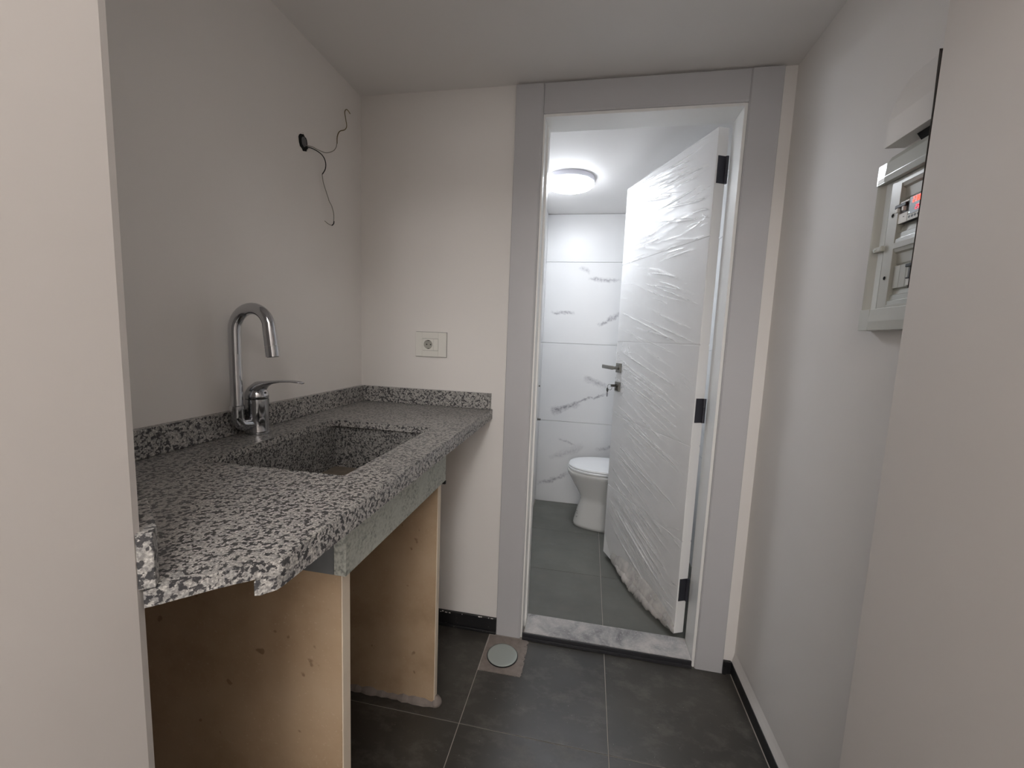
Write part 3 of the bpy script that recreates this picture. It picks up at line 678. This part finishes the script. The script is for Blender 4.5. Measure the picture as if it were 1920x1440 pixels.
# two pole breaker
xf = 1.5805
BR = obj('breaker', ybox(BM(),xf+.002,W-.0045,-.604,-.6395,1.5445,1.588,.0008), GREYM, DB, label='two pole breaker')
bm = BM(); ybox(bm,xf,xf+.002,-.6045,-.6392,1.5445,1.564,.0005); part('label_face', bm, PLAST, BR)
bm = BM(); ybox(bm,xf,xf+.002,-.616,-.6392,1.5845,1.588,.0003); part('top_face', bm, PLAST, BR)
bm = BM(); ybox(bm,xf-.0035,xf+.001,-.6045,-.6365,1.5765,1.5840,.0015); part('lever', bm, BLACK, BR)
for yy in (-.612,-.629):
    bm = BM(); ybox(bm,xf-.004,xf+.002,yy+.003,yy-.003,1.568,1.577,.001); part('lever_root', bm, PLAST, BR)
    bm = BM(); ybox(bm,xf-.0004,xf+.0002,yy+.0015,yy-.0015,1.5555,1.557); part('print_mark', bm, BLACK, BR)
# voltage relay
RL = obj('voltage_relay', ybox(BM(),xf+.001,W-.0045,-.6405,-.6765,1.5445,1.5915,.0008), BLACK, DB, label='digital voltage relay')
bm = BM(); ybox(bm,xf,xf+.001,-.6407,-.6763,1.5565,1.5905,.0004); part('display_window', bm, DISP, RL)
bm = BM(); ybox(bm,xf-.0006,xf+.001,-.6407,-.6763,1.5445,1.5562,.0005); part('button_face', bm, PLAST, RL)
for k in range(4):
    bm = BM(); cyl(bm,(xf-.0009,-.6455-k*.0078,1.5515),(xf-.0003,-.6455-k*.0078,1.5515),.0025,14); part('button', bm, BLACK if k<3 else GREYM, RL)
bm = BM(); cyl(bm,(xf-.0006,-.6435,1.5605),(xf-.0001,-.6435,1.5605),.0012,10); part('indicator', bm, LEDW, RL)
SEG={'0':'abcdef','2':'abged','3':'abgcd','5':'afgcd','8':'abcdefg','6':'afgedc'}
def digits(bm, txt, y0, z0, wd, ht, gap, th):
    y=y0
    for ch in txt:
        if ch=='.': ybox(bm,xf-.0006,xf-.0001,y+gap*.35,y+gap*.35-th,z0,z0+th); y-=th*.6; continue
        s=SEG[ch]; h2=ht/2
        R={'a':(0,wd,ht-th,ht),'d':(0,wd,0,th),'g':(0,wd,h2-th/2,h2+th/2),'f':(0,th,h2,ht),'e':(0,th,0,h2),'b':(wd-th,wd,h2,ht),'c':(wd-th,wd,0,h2)}
        for c in s:
            a,b,cc,d_=R[c]; ybox(bm,xf-.0006,xf-.0001,y-a,y-b,z0+cc,z0+d_)
        y-=wd+gap
bm = BM(); digits(bm,'230',-.6500,1.5780,.0050,.0100,.0018,.0012); part('digits', bm, RED, RL, label='glowing red 230 reading')
bm = BM(); digits(bm,'25',-.6590,1.5620,.0042,.0085,.0018,.0010); part('digits', bm, RED2, RL, label='dimmer red lower reading')
# lower row: blanks and one breaker
for y0_,y1_ in ((-.617,-.634),(-.6345,-.6515),(-.652,-.6595)):
    bm = BM(); ybox(bm,xf+.0035,W-.0045,y0_,y1_,1.4130,1.4590,.0005); part('blank_cover', bm, PLAST_BD, DB)
BR2 = obj('breaker', ybox(BM(),xf+.002,W-.0045,-.660,-.70,1.4130,1.4590,.0008), GREYM, DB)
bm = BM(); ybox(bm,xf-.004,xf+.002,-.6595,-.70,1.450,1.4565,.001); part('lever', bm, BLACK, BR2)
bm = BM(); ybox(bm,xf,xf+.002,-.6605,-.70,1.4145,1.427,.0005); part('label_face', bm, PLAST, BR2)
bm = BM(); ybox(bm,xf-.001,xf+.001,-.660,-.70,1.4275,1.430); part('print_mark', bm, BLACK, BR2)
for z_ in (1.566,1.437):
    bm = BM(); cyl(bm,(px-.0008,-.600,z_),(px+.0006,-.600,z_),.0036,16); part('screw_hole', bm, VOID, DB)
    bm = BM(); tube(bm,[(px-.0003,-.600+.0046*math.cos(t),z_+.0046*math.sin(t)) for t in [2*math.pi*k/16 for k in range(17)]],.0007,6); part('screw_rim', bm, PLAST_BD, DB, smooth='all')
bm = BM(); ybox(bm,XB+.004,px+.002,YL-.014,YL-.040,1.4955,1.507,.002); LT=part('latch', bm, PLAST_BD, DB)
bm = BM(); cyl(bm,(XB+.001,YL-.022,1.501),(XB+.005,YL-.022,1.501),.003,12); part('latch_pin', bm, PLAST_GL, LT)
# small label sticker at upper left corner
bm = BM(); ybox(bm,XB-.0004+.0015,XB+.0021,YL-.006,YL-.026,1.6435,1.6525); part('sticker', bm, PLAST, DB)

# boxed-out plaster above the board, with dark gap behind
bm = BM(); prism(bm,[(W+.001,1.711),(1.560,1.711),(1.5605,1.764),(1.568,1.80),(1.578,1.825),(1.5905,1.850),(W+.001,1.858)],-.7435,-.575,'xz',.0006)
obj('trim_3', bm, WHITE, kind='structure', label='boxed-out white plaster directly above the electrical board')
bm = BM(); prism(bm,[(-.640,1.711),(-.735,1.711),(-.735,1.692),(-.655,1.692)],W-.020,W-.0005,'yz'); obj('trim_4', bm, VOID, kind='structure', label='dark gap in the wall above the board')
# dark open joint along the edge of the near wall
bm = BM(); prism(bm,[(YN+.0042,1.800),(YN+.0102,1.812),(YN+.0095,1.780),(YN+.0072,1.72),(YN+.0056,1.60),(YN+.0046,1.40)],WN+.0012,WN+.05,'yz'); obj('trim_5', bm, JOINT, kind='structure', label='thin dark joint beside the near wall edge')

# ------------------------------------------------------------------ floor drain
DR = thing('floor_drain', (.694,-.127,0), 'round pale drain cover set in a rough cement square beside the doorway', 'drain')
bm = BM(); r2=np.random.RandomState(8)
def rough_rect(x0,x1,y0,y1,n=9,a=.002):
    out=[]
    for (p,q) in (((x0,y0),(x1,y0)),((x1,y0),(x1,y1)),((x1,y1),(x0,y1)),((x0,y1),(x0,y0))):
        for k in range(n):
            t=k/n; out.append((p[0]+(q[0]-p[0])*t+r2.uniform(-a,a),p[1]+(q[1]-p[1])*t+r2.uniform(-a,a)))
    return out
prism(bm, rough_rect(.618,.780,-.2145,-.022),-.004,.0012); part('cement_square', bm, CEMENT, DR)
bm = BM(); lathe(bm,.694,-.127,[(.0610,.0013),(.0630,.0016),(.0630,.0030),(.0605,.0032)],40); part('gasket', bm, BLACK, DR)
bm = BM(); lathe(bm,.694,-.127,[(.0585,.0034),(.0605,.0044),(.0600,.0062),(.055,.0072),(.045,.0068),(.002,.0066)],48); part('cover', bm, DRAINM, DR, smooth='all')
bm = BM(); r3=np.random.RandomState(3)
for i in range(60):
    a=r3.uniform(0,6.28); x=.779+r3.uniform(-.004,.006); y=r3.uniform(-.215,-.03); s=r3.uniform(.001,.004)
    box(bm,x-s,x+s,y-s*2,y+s*2,.0005,.0012+s*.5)
part('cement_ridge', bm, CEMENT, DR)

# ------------------------------------------------------------------ toilet
TO = thing('toilet', (1.15,1.2,0), 'white porcelain toilet with closed lid, half hidden by the open door', 'toilet')
TY=1.195
def egg(xf_,xb_,hw,z,n=36,sq=.0):
    out=[]
    for k in range(n):
        a=2*math.pi*k/n; c,s=math.cos(a),math.sin(a)
        mid = xf_+(xb_-xf_)*.52
        if c<0: x=mid+c*(mid-xf_)
        else: x=mid+(xb_-mid)*(abs(c)**.6)
        out.append((x,TY+hw*(abs(s)**.85)*(1 if s>0 else -1),z))
    return out
bm = BM(); rings(bm,[egg(*a) for a in ((.923,1.44,.118,.0005),(.922,1.44,.119,.02),(.928,1.44,.114,.045),(.938,1.44,.106,.085),(.950,1.44,.100,.13),(.964,1.44,.099,.175),(.966,1.44,.100,.195),(.957,1.44,.108,.22),(.935,1.44,.126,.26),(.908,1.44,.146,.305),(.882,1.44,.165,.350),(.868,1.44,.177,.372),(.863,1.44,.182,.390),(.867,1.44,.180,.402),(.90,1.43,.15,.404))]); part('bowl', bm, PORC, TO, smooth='all')
bm = BM(); rings(bm,[egg(*a) for a in ((.872,1.36,.176,.4045),(.868,1.36,.180,.408),(.868,1.36,.180,.417),(.872,1.36,.176,.4205))]); part('seat', bm, SEAT, TO, smooth=40)
bm = BM(); rings(bm,[egg(*a) for a in ((.876,1.36,.174,.4215),(.871,1.36,.178,.425),(.871,1.36,.178,.431),(.876,1.36,.174,.4365),(.90,1.35,.155,.4395),(1.0,1.25,.06,.4405))]); part('lid', bm, SEAT, TO, smooth=40)
bm = BM(); box(bm,1.40,1.585,TY-.175,TY+.175,.38,.74,.02); part('cistern', bm, PORC, TO, smooth=35)
bm = BM(); box(bm,1.39,1.595,TY-.185,TY+.185,.741,.775,.012); part('cistern_lid', bm, PORC, TO, smooth=35)
bm = BM(); cyl(bm,(1.49,TY,.775),(1.49,TY,.783),.022,24); part('flush_button', bm, CHROME, TO)
bm = BM()
def base_x(dy,z_):
    k=min(max((z_-.045)/.04,0),1); xf_=.928+.010*k; hw=.114-.008*k
    sn=(abs(dy)/hw)**(1/.85); c=math.sqrt(max(0,1-sn*sn)); mid=xf_+(1.44-xf_)*.52
    return mid-(mid-xf_)*c
for strokes in ([(-.040,.100),(-.030,.100)],[(-.041,.084),(-.032,.086),(-.028,.082)],[(-.044,.060),(-.032,.060)],[(-.044,.060),(-.044,.070)],[(-.030,.104),(-.027,.094)]):
    pts=[]
    for (a0,b0),(a1,b1) in zip(strokes,strokes[1:]):
        for q in range(4): t=q/3; dy=a0+(a1-a0)*t; z_=b0+(b1-b0)*t; pts.append((base_x(dy,z_)-.0002,TY+dy,z_))
    pts=[p for n_,p in enumerate(pts) if n_==0 or (Vector(p)-Vector(pts[n_-1])).length>1e-5]
    tube(bm,pts,.0009,6)
part('printed_mark', bm, BLACK, TO, label='small dark printed mark')
# capped water outlets on the bathroom's left wall
for k,(y_,z_,lab) in enumerate(((1.362,.684,'lower small metal water outlet on the bathroom tiles'),(1.331,.938,'upper small metal water outlet on the bathroom tiles'))):
    t = thing('water_outlet',(BXL,y_,z_),lab,'water outlet','water outlets on the bathroom wall')
    bm = BM(); cyl(bm,(BXL+.0003,y_,z_),(BXL+.005,y_,z_),.015,20); part('flange', bm, NICKEL, t)
    bm = BM(); cyl(bm,(BXL+.005,y_,z_),(BXL+.018 if k else BXL+.030,y_,z_),.007,16); part('plug', bm, KEYM, t)

# ------------------------------------------------------------------ bathroom ceiling lamp
LT_ = thing('ceiling_lamp', (.800,.850,2.192), 'round flat lit ceiling lamp in the bathroom', 'lamp')
bm = BM(); lathe(bm,.800,.850,[(.138,2.1915),(.140,2.186),(.140,2.168),(.137,2.164)],48); part('rim', bm, LAMPR, LT_, smooth=35)
bm = BM(); lathe(bm,.800,.850,[(.136,2.1639),(.136,2.158),(.128,2.150),(.10,2.145),(.002,2.143)],48); part('diffuser', bm, LAMP, LT_, smooth='all')
